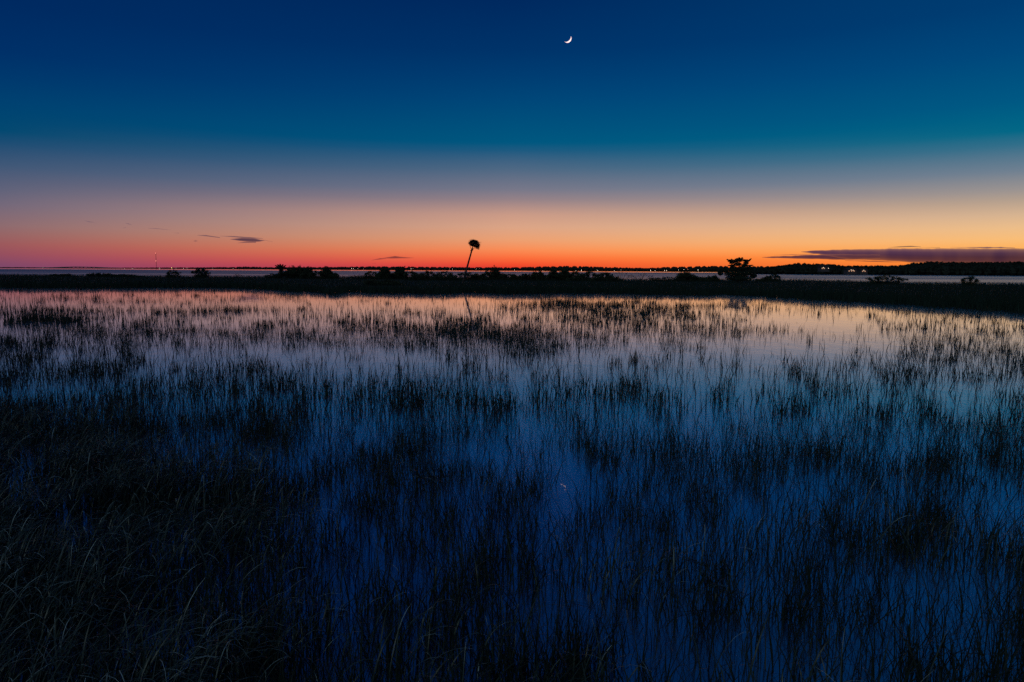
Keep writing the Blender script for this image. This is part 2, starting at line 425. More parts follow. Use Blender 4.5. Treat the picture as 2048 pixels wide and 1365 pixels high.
# further off a stalk is a small tuft of two or three stems
Pf = tussocks(scatter(26, 88, .024, .27, 1.0, (3.2, .9), 3), .4, 14, .2)
Pt = np.repeat(Pf, 2, 0) + np.concatenate([rng.normal(0, .02, (2 * len(Pf), 2)), np.zeros((2 * len(Pf), 1))], 1)
pond_parts.append(stems(Pt, .08, .44, .016, 3, .12, .35, .08))
# dead stems lying on the water
n = 900
Y = np.sqrt(rng.random(n) * (24 ** 2 - 3 ** 2) + 9); P = np.stack([(rng.random(n) * 2 - 1) * .84 * Y, Y, np.full(n, .006)], 1)
pond_parts.append(blades(P, uni(n, .1, .5), uni(n, .004, .009), np.full(n, 1.55), rng.normal(0, .03, n), rng.random(n) * 2 * np.pi, 3))
grass_obj('cordgrass', pond_parts, POND_GRASS, 'thin dark cordgrass stems standing in the pond water')
print('stems', len(Pn), len(Pm), len(Pt))

# rank arching grass on the near left, thinning out to the right along the bottom of the view
n = 150000
Y = np.sqrt(rng.random(n) * (11 ** 2 - 2.3 ** 2) + 2.3 ** 2); X = (rng.random(n) * 2 - 1) * .9 * Y
P = np.stack([X, Y, np.zeros(n)], 1); px, py = project(P)
dn = np.exp(-np.clip((px - 120 - (py - 900) * .5) / 330, 0, 9) ** 2) * np.clip((py - 800) / 200, 0, 1)
dn = np.maximum(dn, .14 * np.clip((py - 1040) / 150, 0, 1))
dn *= np.clip((fbm(X / .9, Y / .9, 91, 2) - .32) * 3.6, 0.05, 1)
P = P[rng.random(n) < dn * .95]; n = len(P); P[:, 2] = -.04
L = uni(n, .24, .64) * (.75 + .5 * vnoise(P[:, 0] / 1.1, P[:, 1] / 1.1, 5))
yaw = rng.normal(.35, 1.15, n)          # most blades lean over to the right, with the wind
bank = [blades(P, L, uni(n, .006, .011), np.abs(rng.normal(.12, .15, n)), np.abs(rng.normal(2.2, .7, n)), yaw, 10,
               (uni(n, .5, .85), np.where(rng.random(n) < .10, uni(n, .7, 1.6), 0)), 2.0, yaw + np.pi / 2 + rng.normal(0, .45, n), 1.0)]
grass_obj('arching_grass', bank, BANK_GRASS, 'rank arching marsh grass with tips painted pale as if lit, at the near bank')
print('bank', n)

# the island's own sward
n = 120000
px = rng.random(n) * 2900 - 420; v = rng.random(n) ** 1.25
a = edge(FRONT, px); b = edge(BACK, px); Y = a + (b - a) * (v * 1.005 - .004)
P = np.array([(0, 0, 0)]) + np.stack([(px - 1024) / F * Y * 1.0, Y, np.full(n, .02)], 1)
L = uni(n, .40, .72) * (.7 + .7 * fbm(P[:, 0] / 9, P[:, 1] / 3, 13))
isle = [blades(P, L, uni(n, .02, .05), np.abs(rng.normal(0, .2, n)), np.abs(rng.normal(.3, .4, n)), rng.random(n) * 2 * np.pi, 2)]
n = 34000                                # taller fringe leaning out over the water's edge
px = rng.random(n) * 2900 - 420; v = rng.normal(.008, .016, n); a = edge(FRONT, px) * (1 + .10 * (fbm(px / 37.0, px * 0 + 3.1, 4) - .5)); b = edge(BACK, px)
Y = a + (b - a) * v; P = np.stack([(px - 1024) / F * Y, Y, np.full(n, -.05)], 1)
L = uni(n, .45, .85) * (.55 + .8 * fbm(P[:, 0] / 4, P[:, 1] / 4, 17))
isle.append(blades(P, L, uni(n, .02, .045), np.abs(rng.normal(0, .2, n)), np.abs(rng.normal(.4, .4, n)), rng.random(n) * 2 * np.pi, 3))
grass_obj('island_grass', isle, ISLE_GRASS, 'dense dark marsh grass covering the low island')

# ------------------------------------------------------------------ shrubs and trees on the island
def leaf_quads(centers, size, flat=1.0):
    n = len(centers)
    a = rng.normal(0, 1, (n, 3)); a[:, 2] *= flat; a /= np.linalg.norm(a, axis=1, keepdims=True)
    b = np.cross(a, rng.normal(0, 1, (n, 3))); b /= np.linalg.norm(b, axis=1, keepdims=True)
    s = size * uni(n, .6, 1.5)[:, None]
    V = np.stack([centers - a * s, centers + b * s * .42, centers + a * s, centers - b * s * .42], 1).reshape(-1, 3)
    return V, (np.arange(n) * 4)[:, None] + np.arange(4)[None, :]

def shrub(name, label, cat, base, clumps, leaf, density, mat=FOLIAGE, stems_n=4, group=None, twig=.012):
    """clumps: (x, y, z, rx, ry, rz) relative to the base; limbs run from the base into each clump"""
    root = empty(name, base); tag(root, label, cat, group)
    mb = MB(); C = []
    base = np.array(base)
    feet = [np.array((random.uniform(-.12, .12), random.uniform(-.12, .12), -.25)) for _ in range(stems_n)]
    for k, (x, y, z, rx, ry, rz) in enumerate(clumps):
        tip = np.array((x, y, z)); ft = feet[k % stems_n]
        m1 = ft * .55 + tip * .45 + np.array((random.uniform(-.1, .1) * abs(x), random.uniform(-.1, .1), -.06 * z)); m1[0] *= .8
        r = max(twig, .018 * math.sqrt(max(z, .2)))
        mb.tube([base + ft, base + m1, base + tip], [r * 1.8, r * 1.2, r * .6], 5)
        for q in range(4):       # twigs inside the clump
            e = tip + np.array([random.gauss(0, .55) * s for s in (rx, ry, rz)])
            mb.tube([base + tip * .93, base + e], [r * .6, r * .25], 4)
        n = max(10, int(density * rx * ry ** .5 * rz * 1.0))
        d = rng.normal(0, 1, (n, 3)); d /= np.linalg.norm(d, axis=1, keepdims=True)
        rad = rng.random(n)[:, None] ** .45
        lump = 1 + .25 * np.sin(d[:, 0:1] * 5 + k) * np.cos(d[:, 2:3] * 4 + k * 2)
        C.append(tip + d * rad * lump * np.array((rx, ry, rz)))
    mb.build('trunk', BARK, root)
    V, Fc = leaf_quads(np.concatenate(C), leaf)
    mesh_obj('crown', V, Fc, mat, root)
    return root

def px_shrub(name, label, cat, x0, x1, ytop, Y, kind, group=None, mat=FOLIAGE, ybot=None):
    """a shrub spanning photo columns x0..x1 with its top at ytop, standing on the island at depth Y"""
    xc = (x0 + x1) / 2; base = spot(xc, Y, .12)
    w = (x1 - x0) * 1.1 * Y / F; h = at(xc, ytop, Y)[2] - base[2]
    cl = []
    if kind == 'dense':
        m = max(9, int(11 * w / max(h, .8)) + 5)
        pk = [(random.uniform(-.75, .75), random.uniform(.3, .6), random.uniform(.72, 1)) for _ in range(random.randint(2, 4))]
        env = lambda u: max(a_ * math.exp(-((u - c_) / w_) ** 2) for c_, w_, a_ in pk)
        top_e = max(env(q / 20) for q in range(-20, 21))
        for k in range(m):
            u = (k + .5) / m * 2 - 1 + random.uniform(-.12, .12)
            top = h * (.42 + .58 * env(u) / top_e) * (1 - .18 * abs(u) ** 3) * random.uniform(.84, 1.0)
            rz = h * random.uniform(.10, .19); rx = min(w * .17, max(.16, h * random.uniform(.13, .22)))
            cl.append((u * (w / 2 - rx * .8), random.uniform(-.3, .3) * w * .5, top - rz, rx, rx, rz))
            cl.append((u * (w / 2 - rx), random.uniform(-.3, .3) * w * .5, top * random.uniform(.45, .62), rx * 1.4, rx * 1.3, h * .2))
            cl.append((u * (w / 2 - rx), random.uniform(-.2, .2) * w * .5, h * .22, rx * 1.4, rx * 1.2, h * .24))
            if random.random() < .5:      # a sprig standing proud
                cl.append((u * w / 2 * 1.02, random.uniform(-.2, .2) * w * .5, min(h * 1.03, top * random.uniform(.95, 1.08)), rx * .35, rx * .35, rz * .5))
        dens, leaf = 1900, .075
    elif kind == 'open':
        m = max(7, int(8 * w / max(h, .8)) + 3)
        for k in range(m):
            u = (k + .5) / m * 2 - 1 + random.uniform(-.12, .12)
            top = h * (1 - .35 * abs(u) ** 2) * random.uniform(.72, 1.0)
            rz = h * random.uniform(.09, .17); rx = max(.16, h * random.uniform(.12, .22))
            cl.append((u * (w / 2 - rx), random.uniform(-.3, .3) * w * .5, top - rz, rx, rx, rz))
            if random.random() < .8:
                cl.append((u * (w / 2) * .9, random.uniform(-.3, .3) * w * .5, h * random.uniform(.4, .62), rx * .9, rx * .8, rz * .9))
            if random.random() < .7: cl.append((u * (w / 2) * .8, random.uniform(-.2, .2), h * .22, rx * 1.4, rx, rz * 1.4))
        dens, leaf = 2200, .065
    else:   # bare: fine upright twigs, few leaves
        m = max(7, int(9 * w / max(h, .8)))
        for k in range(m):
            u = (k + .5) / m * 2 - 1 + random.uniform(-.1, .1)
            cl.append((u * w / 2, random.uniform(-.2, .2), h * (1 - .3 * u * u) * random.uniform(.6, .98), w * .05 + .05, .1, h * .12))
        dens, leaf = 500, .05
    return shrub(name, label, cat, base, cl, leaf, dens, mat, 4 if kind != 'bare' else 6, group, .012 if kind != 'bare' else .009)

G = 'shrubs along the island ridge'
# (name, label, category, x0, x1, top, depth, kind)
PLANTS = [
    ('small_tree', 'small round-topped tree standing against the bay, smaller of a pair', 'tree', 331, 359, 538.5, 128, 'open'),
    ('small_tree', 'small forked tree with split rounded crown against the bay', 'tree', 384, 419, 535.5, 126, 'open'),
    ('sapling', 'tiny lone bush poking above the shore grass beyond the leafy pair', 'bush', 467, 483, 548, 138, 'bare'),
    ('low_shrub', 'low dark shrub in wide grass flats beneath the distant bridge', 'shrub', 178, 232, 545.5, 136, 'dense'),
    ('low_shrub', 'long flat shrub on the spit below the radio mast', 'shrub', 224, 282, 548.5, 136, 'dense'),
    ('low_shrub', 'small dark shrub left alone in the flats', 'shrub', 100, 140, 547.5, 140, 'dense'),
    ('thicket', 'broad black thicket beside the spiky-headed tree', 'thicket', 570, 622, 530.5, 128, 'dense'),
    ('shrub', 'narrow bush with a pointed head at the thicket end', 'shrub', 602, 628, 531, 124, 'dense'),
    ('shrub', 'low airy shrub filling the gap between thicket and round bush', 'shrub', 618, 652, 540, 122, 'open'),
    ('shrub', 'round dense bush ending the thicket beside open bay water', 'shrub', 642, 675, 532, 124, 'dense'),
    ('shrub', 'straggly shrub starting the long hedge beyond the water gap', 'shrub', 729, 756, 541, 122, 'open'),
    ('thicket', 'tall dark thicket heading the long shrub hedge', 'thicket', 752, 780, 530.5, 120, 'dense'),
    ('thicket', 'flat-topped dark thicket joined to the taller thicket', 'thicket', 776, 812, 530.5, 122, 'dense'),
    ('shrub', 'gappy shrub next to the flat-topped thicket', 'shrub', 806, 842, 540.5, 116, 'open'),
    ('shrub', 'airy rounded shrub midway between thicket and nest pole', 'shrub', 838, 872, 539.5, 118, 'open'),
    ('shrub', 'low gappy shrub just before the nest pole', 'shrub', 868, 912, 541.5, 115, 'open'),
    ('shrub', 'leafy shrub crowding round the foot of the nest pole', 'shrub', 914, 950, 541.5, 113, 'open'),
    ('low_shrub', 'low solid shrub just past the nest pole', 'shrub', 946, 974, 546, 114, 'dense'),
    ('shrub', 'upright narrow shrub between nest pole and two-headed bush', 'shrub', 964, 984, 540.5, 116, 'open'),
    ('shrub', 'dark bush with two knobbly heads past the nest pole', 'shrub', 979, 1012, 531.5, 122, 'dense'),
    ('low_shrub', 'low level shrub in front of bright bay water', 'shrub', 1018, 1064, 546, 116, 'dense'),
    ('shrub', 'squarish dark shrub beside the bright water gap', 'shrub', 1062, 1094, 540.5, 114, 'dense'),
    ('shrub', 'tall dark bush overlapping the crest of the far hill', 'shrub', 1098, 1140, 535, 116, 'dense'),
    ('shrub', 'loose see-through shrub following the tall hill-crest bush', 'shrub', 1134, 1164, 540, 114, 'open'),
    ('shrub', 'see-through shrub in the middle of the twiggy row', 'shrub', 1160, 1196, 540.5, 113, 'open'),
    ('shrub', 'wide flat-topped see-through shrub ending the leafy row', 'shrub', 1190, 1228, 542, 112, 'open'),
    ('bare_shrub', 'thin bare twiggy shrub after the leafy row', 'shrub', 1224, 1262, 543.5, 112, 'bare'),
    ('bare_shrub', 'pale wispy bare shrub in front of the bay', 'shrub', 1256, 1304, 547, 114, 'bare'),
    ('shrub', 'rounded dense shrub between bare twigs and the cedar', 'shrub', 1354, 1416, 543, 116, 'dense'),
    ('low_shrub', 'low hummock of leaves tucked against the cedar', 'shrub', 1412, 1440, 550, 115, 'dense'),
    ('low_shrub', 'low spreading shrub on the far side of the cedar', 'shrub', 1512, 1542, 551, 118, 'dense'),
    ('shrub', 'small two-tufted shrub last in line past the cedar', 'shrub', 1536, 1562, 547, 118, 'open'),
    ('shrub', 'wide open shrub of arching stems before the wooded hill', 'shrub', 1737, 1810, 548.5, 96, 'open'),
    ('shrub', 'small solitary forked bush before the wooded hill', 'shrub', 1924, 1958, 550.5, 88, 'open'),
    ('low_shrub', 'low ragged shrub in the water gap just before the long hedge', 'shrub', 700, 736, 549.5, 124, 'open'),
    ('low_shrub', 'low ragged shrub under the gappy hedge middle', 'shrub', 818, 868, 547, 112, 'dense'),
    ('low_shrub', 'low ragged shrub between hedge middle and nest pole', 'shrub', 866, 920, 548.5, 112, 'dense'),
    ('low_shrub', 'low ragged shrub behind the two-headed bush end', 'shrub', 1004, 1030, 545, 118, 'open'),
    ('low_shrub', 'low ragged shrub linking square shrub and hill-crest bush', 'shrub', 1086, 1110, 546, 115, 'open'),
    ('low_shrub', 'low ragged shrub under the first see-through shrubs', 'shrub', 1138, 1186, 549, 111, 'dense'),
    ('low_shrub', 'low ragged shrub under the wide flat-topped see-through shrub', 'shrub', 1184, 1240, 550.5, 110, 'dense'),
    ('low_shrub', 'low ragged shrub between pale wispy twigs and rounded shrub', 'shrub', 1300, 1362, 553, 116, 'open'),
    ('low_shrub', 'low ragged shrub at the outer foot of the spiky-headed tree', 'shrub', 530, 560, 546.5, 126, 'open'),
    ('low_shrub', 'low grassy shrub on the island front below the tall thicket', 'shrub', 730, 800, 558, 88, 'dense'),
]
for nm, lb, ct, x0, x1, yt, Y, kd in PLANTS:
    px_shrub(nm, lb, ct, x0, x1, yt, Y * (1.0 if Y < 90 and x0 < 1000 else 1.18), kd, G)

def cedar(name, label, x, Y, tips, body, leaf=.06, skirt=()):
    """tree of flattened sprays: tips = photo pixels where sprays end, body = (x, y, rx, rz) clumps in pixels"""
    base = spot(x, Y, .1); root = empty(name, base); tag(root, label, 'tree')
    mb = MB(); C = []; k = Y / F
    bv = np.array(base)
    top = None
    for (tx, ty, r, sx, sy) in tips:
        dy = random.uniform(-.5, .5)
        p = at(tx, ty, Y) + np.array((0, dy, 0)); s = at(sx, sy, Y) + np.array((0, dy * .3, 0))
        m = s * .5 + p * .5 + np.array((0, 0, -.08))
        mb.tube([s, m, p], [.05, .03, .008], 5)
        n = int(800 * r)
        t = rng.random(n)[:, None] ** .6
        q = s * (1 - t) + p * t
        q = np.where(t < .5, s + (m - s) * t * 2, m + (p - m) * (t - .5) * 2)
        spread = (.17 * (1 - t) + .05) * r
        C.append(q + rng.normal(0, 1, (n, 3)) * spread * np.array((1, 1, .55)))
    for (cx, cy, rx, rz) in body:
        c = at(cx, cy, Y) + np.array((0, random.uniform(-.2, .2), 0)); n = int(5600 * rx * rz * k * k) + 150
        d = rng.normal(0, 1, (n, 3)); d /= np.linalg.norm(d, axis=1, keepdims=True)
        C.append(c + d * rng.random(n)[:, None] ** .4 * np.array((rx * k, rx * k * .9, rz * k)))
        mb.tube([bv + np.array((0, 0, .1)), (bv + c) / 2, c], [.06, .04, .015], 5)
    zt = max(at(tx, ty, Y)[2] for tx, ty, r, sx, sy in tips)
    mb.tube([bv + np.array((0, 0, -.3)), bv + np.array((.04, 0, (zt - bv[2]) * .5)), bv + np.array((-.03, 0, (zt - bv[2]) * .9))], [.13, .09, .02], 7)
    mb.build('trunk', BARK, root)
    V, Fc = leaf_quads(np.concatenate(C) - bv, leaf, .7)
    mesh_obj('crown', V, Fc, CEDAR, root)
    return root
cedar('cedar_tree', 'flat-topped spreading cedar with flaring side sprays against orange sky', 1478, 122,
      [(1453, 519, 1, 1470, 526), (1457, 522.5, .9, 1468, 525), (1455, 531.5, 1, 1472, 529), (1463, 518.5, .8, 1472, 524), (1470, 518.5, .9, 1476, 526), (1478, 515.5, 1, 1479, 524),
       (1485, 515.6, 1, 1481, 524), (1474, 517, .9, 1479, 522), (1502, 517.8, 1, 1487, 528), (1496, 519.5, .9, 1489, 526), (1499, 522, .8, 1490, 527), (1504, 531, 1, 1488, 531), (1508, 538, 1, 1490, 537), (1447, 536.5, 1, 1468, 538)],
      [(1466, 521.5, 5, 2), (1489, 521, 5, 2), (1480, 518.4, 4.5, 1.8), (1493, 527, 5, 2.4), (1463, 526.5, 5, 2.2), (1472, 523, 5, 2.3), (1480, 520.5, 5.5, 2.6), (1476, 529, 8, 4), (1488, 531, 6, 3.5), (1465, 532, 5, 2.6), (1498, 521.5, 3, 1.3), (1459, 520.8, 3, 1.2), (1483, 537, 11, 4.5), (1468, 538.5, 8, 4.5),
       (1452, 542, 9, 4.5), (1441, 546, 6, 6), (1462, 548, 14, 6), (1485, 548, 14, 7), (1501, 546, 8, 6), (1478, 557, 28, 6), (1507, 552, 7, 5)])
cedar('spiky_tree', 'small tree with a spiky feathery head beside the broad thicket', 561, 146,
      [(551, 531, .9, 560, 536), (555, 529.6, .9, 561, 535), (561, 528.6, 1, 562, 536), (567, 529.4, .9, 562, 535), (572, 531, .8, 563, 536), (552, 535, .9, 561, 537), (571, 535, .9, 562, 537)],
      [(561, 534.5, 5, 3), (562, 541, 5, 4.5), (563, 548, 8, 5), (556, 553, 13, 5), (572, 548, 6, 5)])

# ------------------------------------------------------------------ leaning nest pole
Yn = 98.0
def nz(x, y, dy=0): return at(x, y, Yn) + np.array((0, dy, 0))
b0 = nz(923.5, 574); rootn = empty('nest_pole', b0)
tag(rootn, 'leaning wooden pole carrying a raptor nest platform on the island', 'nest pole')
mb = MB(); t0 = nz(945.2, 495.5)
mb.tube([nz(923.5, 574), nz(931, 547), nz(937.5, 523), t0], [.15, .14, .12, .10], 10); mb.build('pole', WOOD, rootn)
mb = MB()
for dx_, dy_ in ((-6, 0), (5, 0), (0, -.5), (0, .5)):
    mb.tube([nz(943.6, 501.5, dy_ * .1), nz(945.5 + dx_ * .9, 494.2 + dx_ * .25, dy_)], [.035, .03], 6)
mb.build('brace', WOOD, rootn)
mb = MB(); mb.tube([nz(940.8, 502, -.05), nz(946, 500.5, .05)], [.06, .06], 6); mb.tube([nz(942.6, 504.5, -.14), nz(943.4, 499, .02)], [.09, .09], 6); mb.build('bracket', WOOD, rootn)
# platform of slats, tilted with the pole
pc = nz(946.5, 493.5); ax = np.array((math.cos(R(17)), 0, -math.sin(R(17)))); up = np.array((math.sin(R(17)), 0, math.cos(R(17))))
for k in range(6):
    mb = MB(); o = (k - 2.5) * .17
    mb.tube([pc - ax * .5 + np.array((0, o, 0)), pc + ax * .5 + np.array((0, o, 0))], .03, 4)
    mb.build('slat', WOOD, rootn)
nest = empty('nest', (0, 0, 0)); bpy.data.objects.remove(nest)
mb = MB()
cc = pc + up * .42
for k in range(1100):
    u = random.random() * 2 * math.pi; w_ = random.random() ** .5
    hgt = random.uniform(-.40, .50)
    # a heap: wide at the bottom, domed on top
    rad = .80 * math.sqrt(max(.05, 1 - (max(0, hgt + .1) / .62) ** 2)) * (1 if hgt > -.15 else .55 + .45 * (hgt + .4) / .25)
    p = cc + ax * (w_ * rad * math.cos(u)) + np.array((0, 1, 0)) * (w_ * rad * math.sin(u)) + up * hgt
    ln = random.uniform(.12, .36); a = u + math.pi / 2 + random.gauss(0, .7)
    d = ax * math.cos(a) + np.array((0, 1, 0)) * math.sin(a) + up * random.gauss(0, .28)
    d = d / np.linalg.norm(d)
    mb.tube([p - d * ln, p + d * ln], [random.uniform(.010, .02), .006], 3)
# drooping end of the heap
for k in range(260):
    p = cc + ax * random.uniform(.35, .84) + np.array((0, random.uniform(-.4, .4), 0)) + up * random.uniform(-.55, .12)
    d = ax * random.gauss(.4, .5) + np.array((0, random.gauss(0, .5), 0)) + up * random.gauss(-.5, .4); d = d / np.linalg.norm(d)
    ln = random.uniform(.08, .24); mb.tube([p - d * ln, p + d * ln], [.012, .006], 3)
for k in range(46):      # loose sticks jutting out all round
    u = random.random() * 2 * math.pi; d = ax * math.cos(u) + np.array((0, math.sin(u), 0)) + up * random.uniform(-.35, .75); d = d / np.linalg.norm(d)
    p = cc + (ax * math.cos(u) + np.array((0, math.sin(u), 0))) * .55 + up * random.uniform(-.3, .35)
    mb.tube([p, p + d * random.uniform(.25, .55)], [.014, .007], 3)
no = mb.build('nest', STICK, rootn)

# ------------------------------------------------------------------ far shores
# (photo column, top of the woods, depth of the shoreline)
TOPS_FAR = [(-400, 536, 4000), (0, 534.6, 4000), (75, 535, 4000), (250, 535.6, 4000), (400, 535, 4000), (470, 534.6, 4000), (484, 533.6, 4000), (560, 535, 4000), (640, 534.6, 4000), (700, 533.8, 4000),
            (760, 533.2, 4000), (860, 534.2, 4000), (940, 534.8, 4000), (1020, 535.2, 4000), (1080, 533.6, 4000), (1135, 532.2, 4000), (1200, 534.2, 4000), (1290, 536.4, 3900), (1340, 534.2, 3500),
            (1380, 533.8, 3300), (1420, 532.2, 3200), (1460, 533.2, 3200), (1540, 533, 3200), (1580, 533, 3200), (2600, 533, 3200)]
TOPS_NEAR = [(1508, 542, 600), (1530, 536, 595), (1560, 531.5, 590), (1585, 529, 586), (1600, 526.4, 584), (1620, 529, 580), (1645, 528.6, 576), (1700, 532.4, 570), (1790, 532, 560), (1815, 529, 556), (1832, 526.2, 553),
             (1860, 524.2, 550), (1950, 525.4, 540), (2048, 524.8, 530), (2300, 523, 515), (2700, 520, 500), (3400, 515, 480)]
def crown_blob(c, rx, rz, seed, nu=7, nv=5):
    v = []; f = []
    for j in range(nv + 1):
        for k in range(nu):
            t = math.pi * j / nv; a = 2 * math.pi * (k + .5 * (j % 2)) / nu
            s = 1 + random.uniform(-.22, .22)
            v.append((c[0] + rx * s * math.sin(t) * math.cos(a), c[1] + rx * s * math.sin(t) * math.sin(a), c[2] + rz * s * math.cos(t)))
    for j in range(nv):
        for k in range(nu):
            f.append((j * nu + k, j * nu + (k + 1) % nu, (j + 1) * nu + (k + 1) % nu, (j + 1) * nu + k))
    return v, f
def shore(name_g, name_w, tab, depth, rise, tree_w, step, lab_g, lab_w, tufts):
    xs_ = [a for a, b, c in tab]; x0, x1 = xs_[0], xs_[-1]
    cols = np.linspace(x0, x1, 160); gv = []
    prof = (0, .02, .25, .6, 1.0)
    def ground_z(x, v): return -.4 + np.interp(v, (0, .04, .3, 1), (0, .9, .35 * rise + .9, rise + .9))
    for x in cols:
        Y0 = np.interp(x, xs_, [c for a, b, c in tab])
        for v in prof: gv.append(spot(x, Y0 + v * depth, ground_z(x, v)))
    k = len(prof)
    tag(mesh_obj(name_g, gv, [(i * k + j, (i + 1) * k + j, (i + 1) * k + j + 1, i * k + j + 1) for i in range(len(cols) - 1) for j in range(k - 1)], SHOREM, smooth=True), lab_g, kind='structure')
    mb = MB(); LC = []
    x = x0
    while x < x1:
        Y0 = np.interp(x, xs_, [c for a, b, c in tab]); yt = np.interp(x, xs_, [b for a, b, c in tab])
        for row in range(4):
            v = (.06, .22, .45, .8)[row] + random.uniform(-.05, .05); Y = Y0 + v * depth
            xx = x + random.uniform(-1.3, 1.3) * step
            zt = at(xx, yt, Y)[2] * (.67 + .11 * row + random.uniform(-.05, .022))
            zb = ground_z(xx, v); zt = max(zt, zb + .25 * tree_w)
            c = spot(xx, Y, 0); rz = (zt - zb) * .5; c[2] = zb + rz
            rx = tree_w * random.uniform(.7, 1.2)
            mb.add(*crown_blob(c, rx, rz, 0))
            if tufts:
                n = 55; d = rng.normal(0, 1, (n, 3)); d /= np.linalg.norm(d, axis=1, keepdims=True); d[:, 2] = np.abs(d[:, 2])
                LC.append(c + d * uni(n, .85, 1.12)[:, None] * np.array((rx, rx, rz)))
        x += step
    if tufts:
        V, Fc = leaf_quads(np.concatenate(LC), tufts)
        mb.add(V, [tuple(q) for q in Fc.tolist()])
    tag(mb.build(name_w, WOODS), lab_w, cat='woodland', kind='stuff')
shore('far_shore', 'far_woodland', TOPS_FAR, 260, 2.0, 11, 4.2, 'low far shore across the bay', 'dark line of woods on the far shore of the bay', 0)
shore('near_headland', 'headland_woodland', TOPS_NEAR, 80, 3.5, 2.6, 3.6, 'sloping wooded headland beside the bay', 'black wooded hill on the nearer headland', .75)

# ------------------------------------------------------------------ bridge, mast, lamps and houses
Yb = 3900.0
cols = np.linspace(72, 246, 59)
def deck_y(x): return np.interp(x, (72, 100, 130, 155, 185, 215, 246), (536.1, 535.4, 534.3, 533.6, 534.3, 535.5, 536.3))
bbz = spot(158, Yb, 0); br = empty('road_bridge', bbz); tag(br, 'long low arched road bridge spanning the far bay', 'bridge')
mb = MB(); pts = [at(x, deck_y(x), Yb) for x in cols]
for p, q in zip(pts[:-1], pts[1:]):
    v = []
    for s in (p, q):
        for yy, zz in ((-6, -2.2), (6, -2.2), (6, 0.0), (-6, 0.0)): v.append((s[0], s[1] + yy, s[2] + zz))
    mb.add(v, [(0, 4, 5, 1), (1, 5, 6, 2), (2, 6, 7, 3), (3, 7, 4, 0)])
mb.build('deck', CONCRETE, br)
for x in np.linspace(80, 238, 21):
    p = at(x, deck_y(x), Yb); mb = MB()
    for s in (-4, 4): mb.tube([(p[0], p[1] + s, -1), (p[0], p[1] + s, p[2] - 2.0)], .9, 6)
    mb.box((p[0], p[1], p[2] - 2.6), (2.2, 11, 1.0)); mb.build('pier', CONCRETE, br)
for s in (-5.8, 5.8):
    mb = MB()
    for p, q in zip(pts[:-1], pts[1:]): mb.tube([(p[0], p[1] + s, p[2] + .9), (q[0], q[1] + s, q[2] + .9)], .3, 4)
    mb.build('railing', CONCRETE, br)

Ym = 4120.0
mbase = spot(313, Ym, .8); mr_ = empty('radio_mast', mbase); tag(mr_, 'tall slim radio mast with warning lights on the far shore', 'mast')
mt = at(312.6, 507, Ym)[2]; mb = MB()
for s in range(3):
    a = s * 2.094; o = np.array((1.5 * math.cos(a), 1.5 * math.sin(a), 0)); mb.tube([mbase + o - (0, 0, 1), np.array((mbase[0], mbase[1], mt)) + o * .8], .32, 5)
for k in range(16):
    z0 = mbase[2] + (mt - mbase[2]) * k / 16; z1 = mbase[2] + (mt - mbase[2]) * (k + 1) / 16
    for s in range(3):
        a = s * 2.094; b = (s + 1) * 2.094
        mb.tube([(mbase[0] + 1.4 * math.cos(a), mbase[1] + 1.4 * math.sin(a), z0), (mbase[0] + 1.4 * math.cos(b), mbase[1] + 1.4 * math.sin(b), z1)], .16, 3)
mb.build('lattice', STEEL, mr_)
REDL = emitter('warning_light', (1.0, .32, .22), 9)
for z in (mt + 1.0, mbase[2] + (mt - mbase[2]) * .5):
    mb = MB(); mb.ball((mbase[0], mbase[1] - 2.2, z), .8); mb.build('warning_light', REDL, mr_)

LWHITE = emitter('lamp_white', (1.0, .78, .60), 4); LYEL = emitter('lamp_yellow', (1.0, .66, .22), 8); LRED = emitter('lamp_red', (1.0, .25, .15), 7)
def lamp(x, y, r, mat, label, group, Y):
    r = r * .62; p = at(x, y, Y); base = np.array((p[0], Y, .2)); o = empty('shore_lamp', base); tag(o, label, 'lamp', group)
    mb = MB(); mb.tube([base - (0, 0, .6), (p[0], Y, p[2] - r * .6)], r * .18, 5); mb.build('post', CONCRETE, o)
    mb = MB(); mb.ball(p, r); mb.build('lantern', mat, o)
LA = [(73, 536.4, 1.5, 'white lamp where the far bridge meets open water'), (78, 536.4, 1.0, 'fainter lamp between the two white bridge-end lamps'), (85, 536.4, 1.6, 'brighter white lamp just onto the far bridge'),
      (249, 536.6, .9, 'faint lamp where the far bridge comes ashore'), (265, 537, .9, 'faint lamp between bridge landing and radio mast'), (319, 536.8, 1.3, 'white lamp at the foot of the radio mast'),
      (343, 536.2, 1.4, 'yellow lamp on the far shore past the radio mast'), (352, 536.8, .9, 'faint white lamp next to the yellow lamp'),
      (367, 537, 1.3, 'white lamp between the yellow lamp and the forked tree'), (374, 537, 1.1, 'smaller white lamp close before the forked tree')]
for x, y, r, lb in LA: lamp(x, y, r, LYEL if x == 343 else LWHITE, lb, 'lamps on the far shore', 3950)
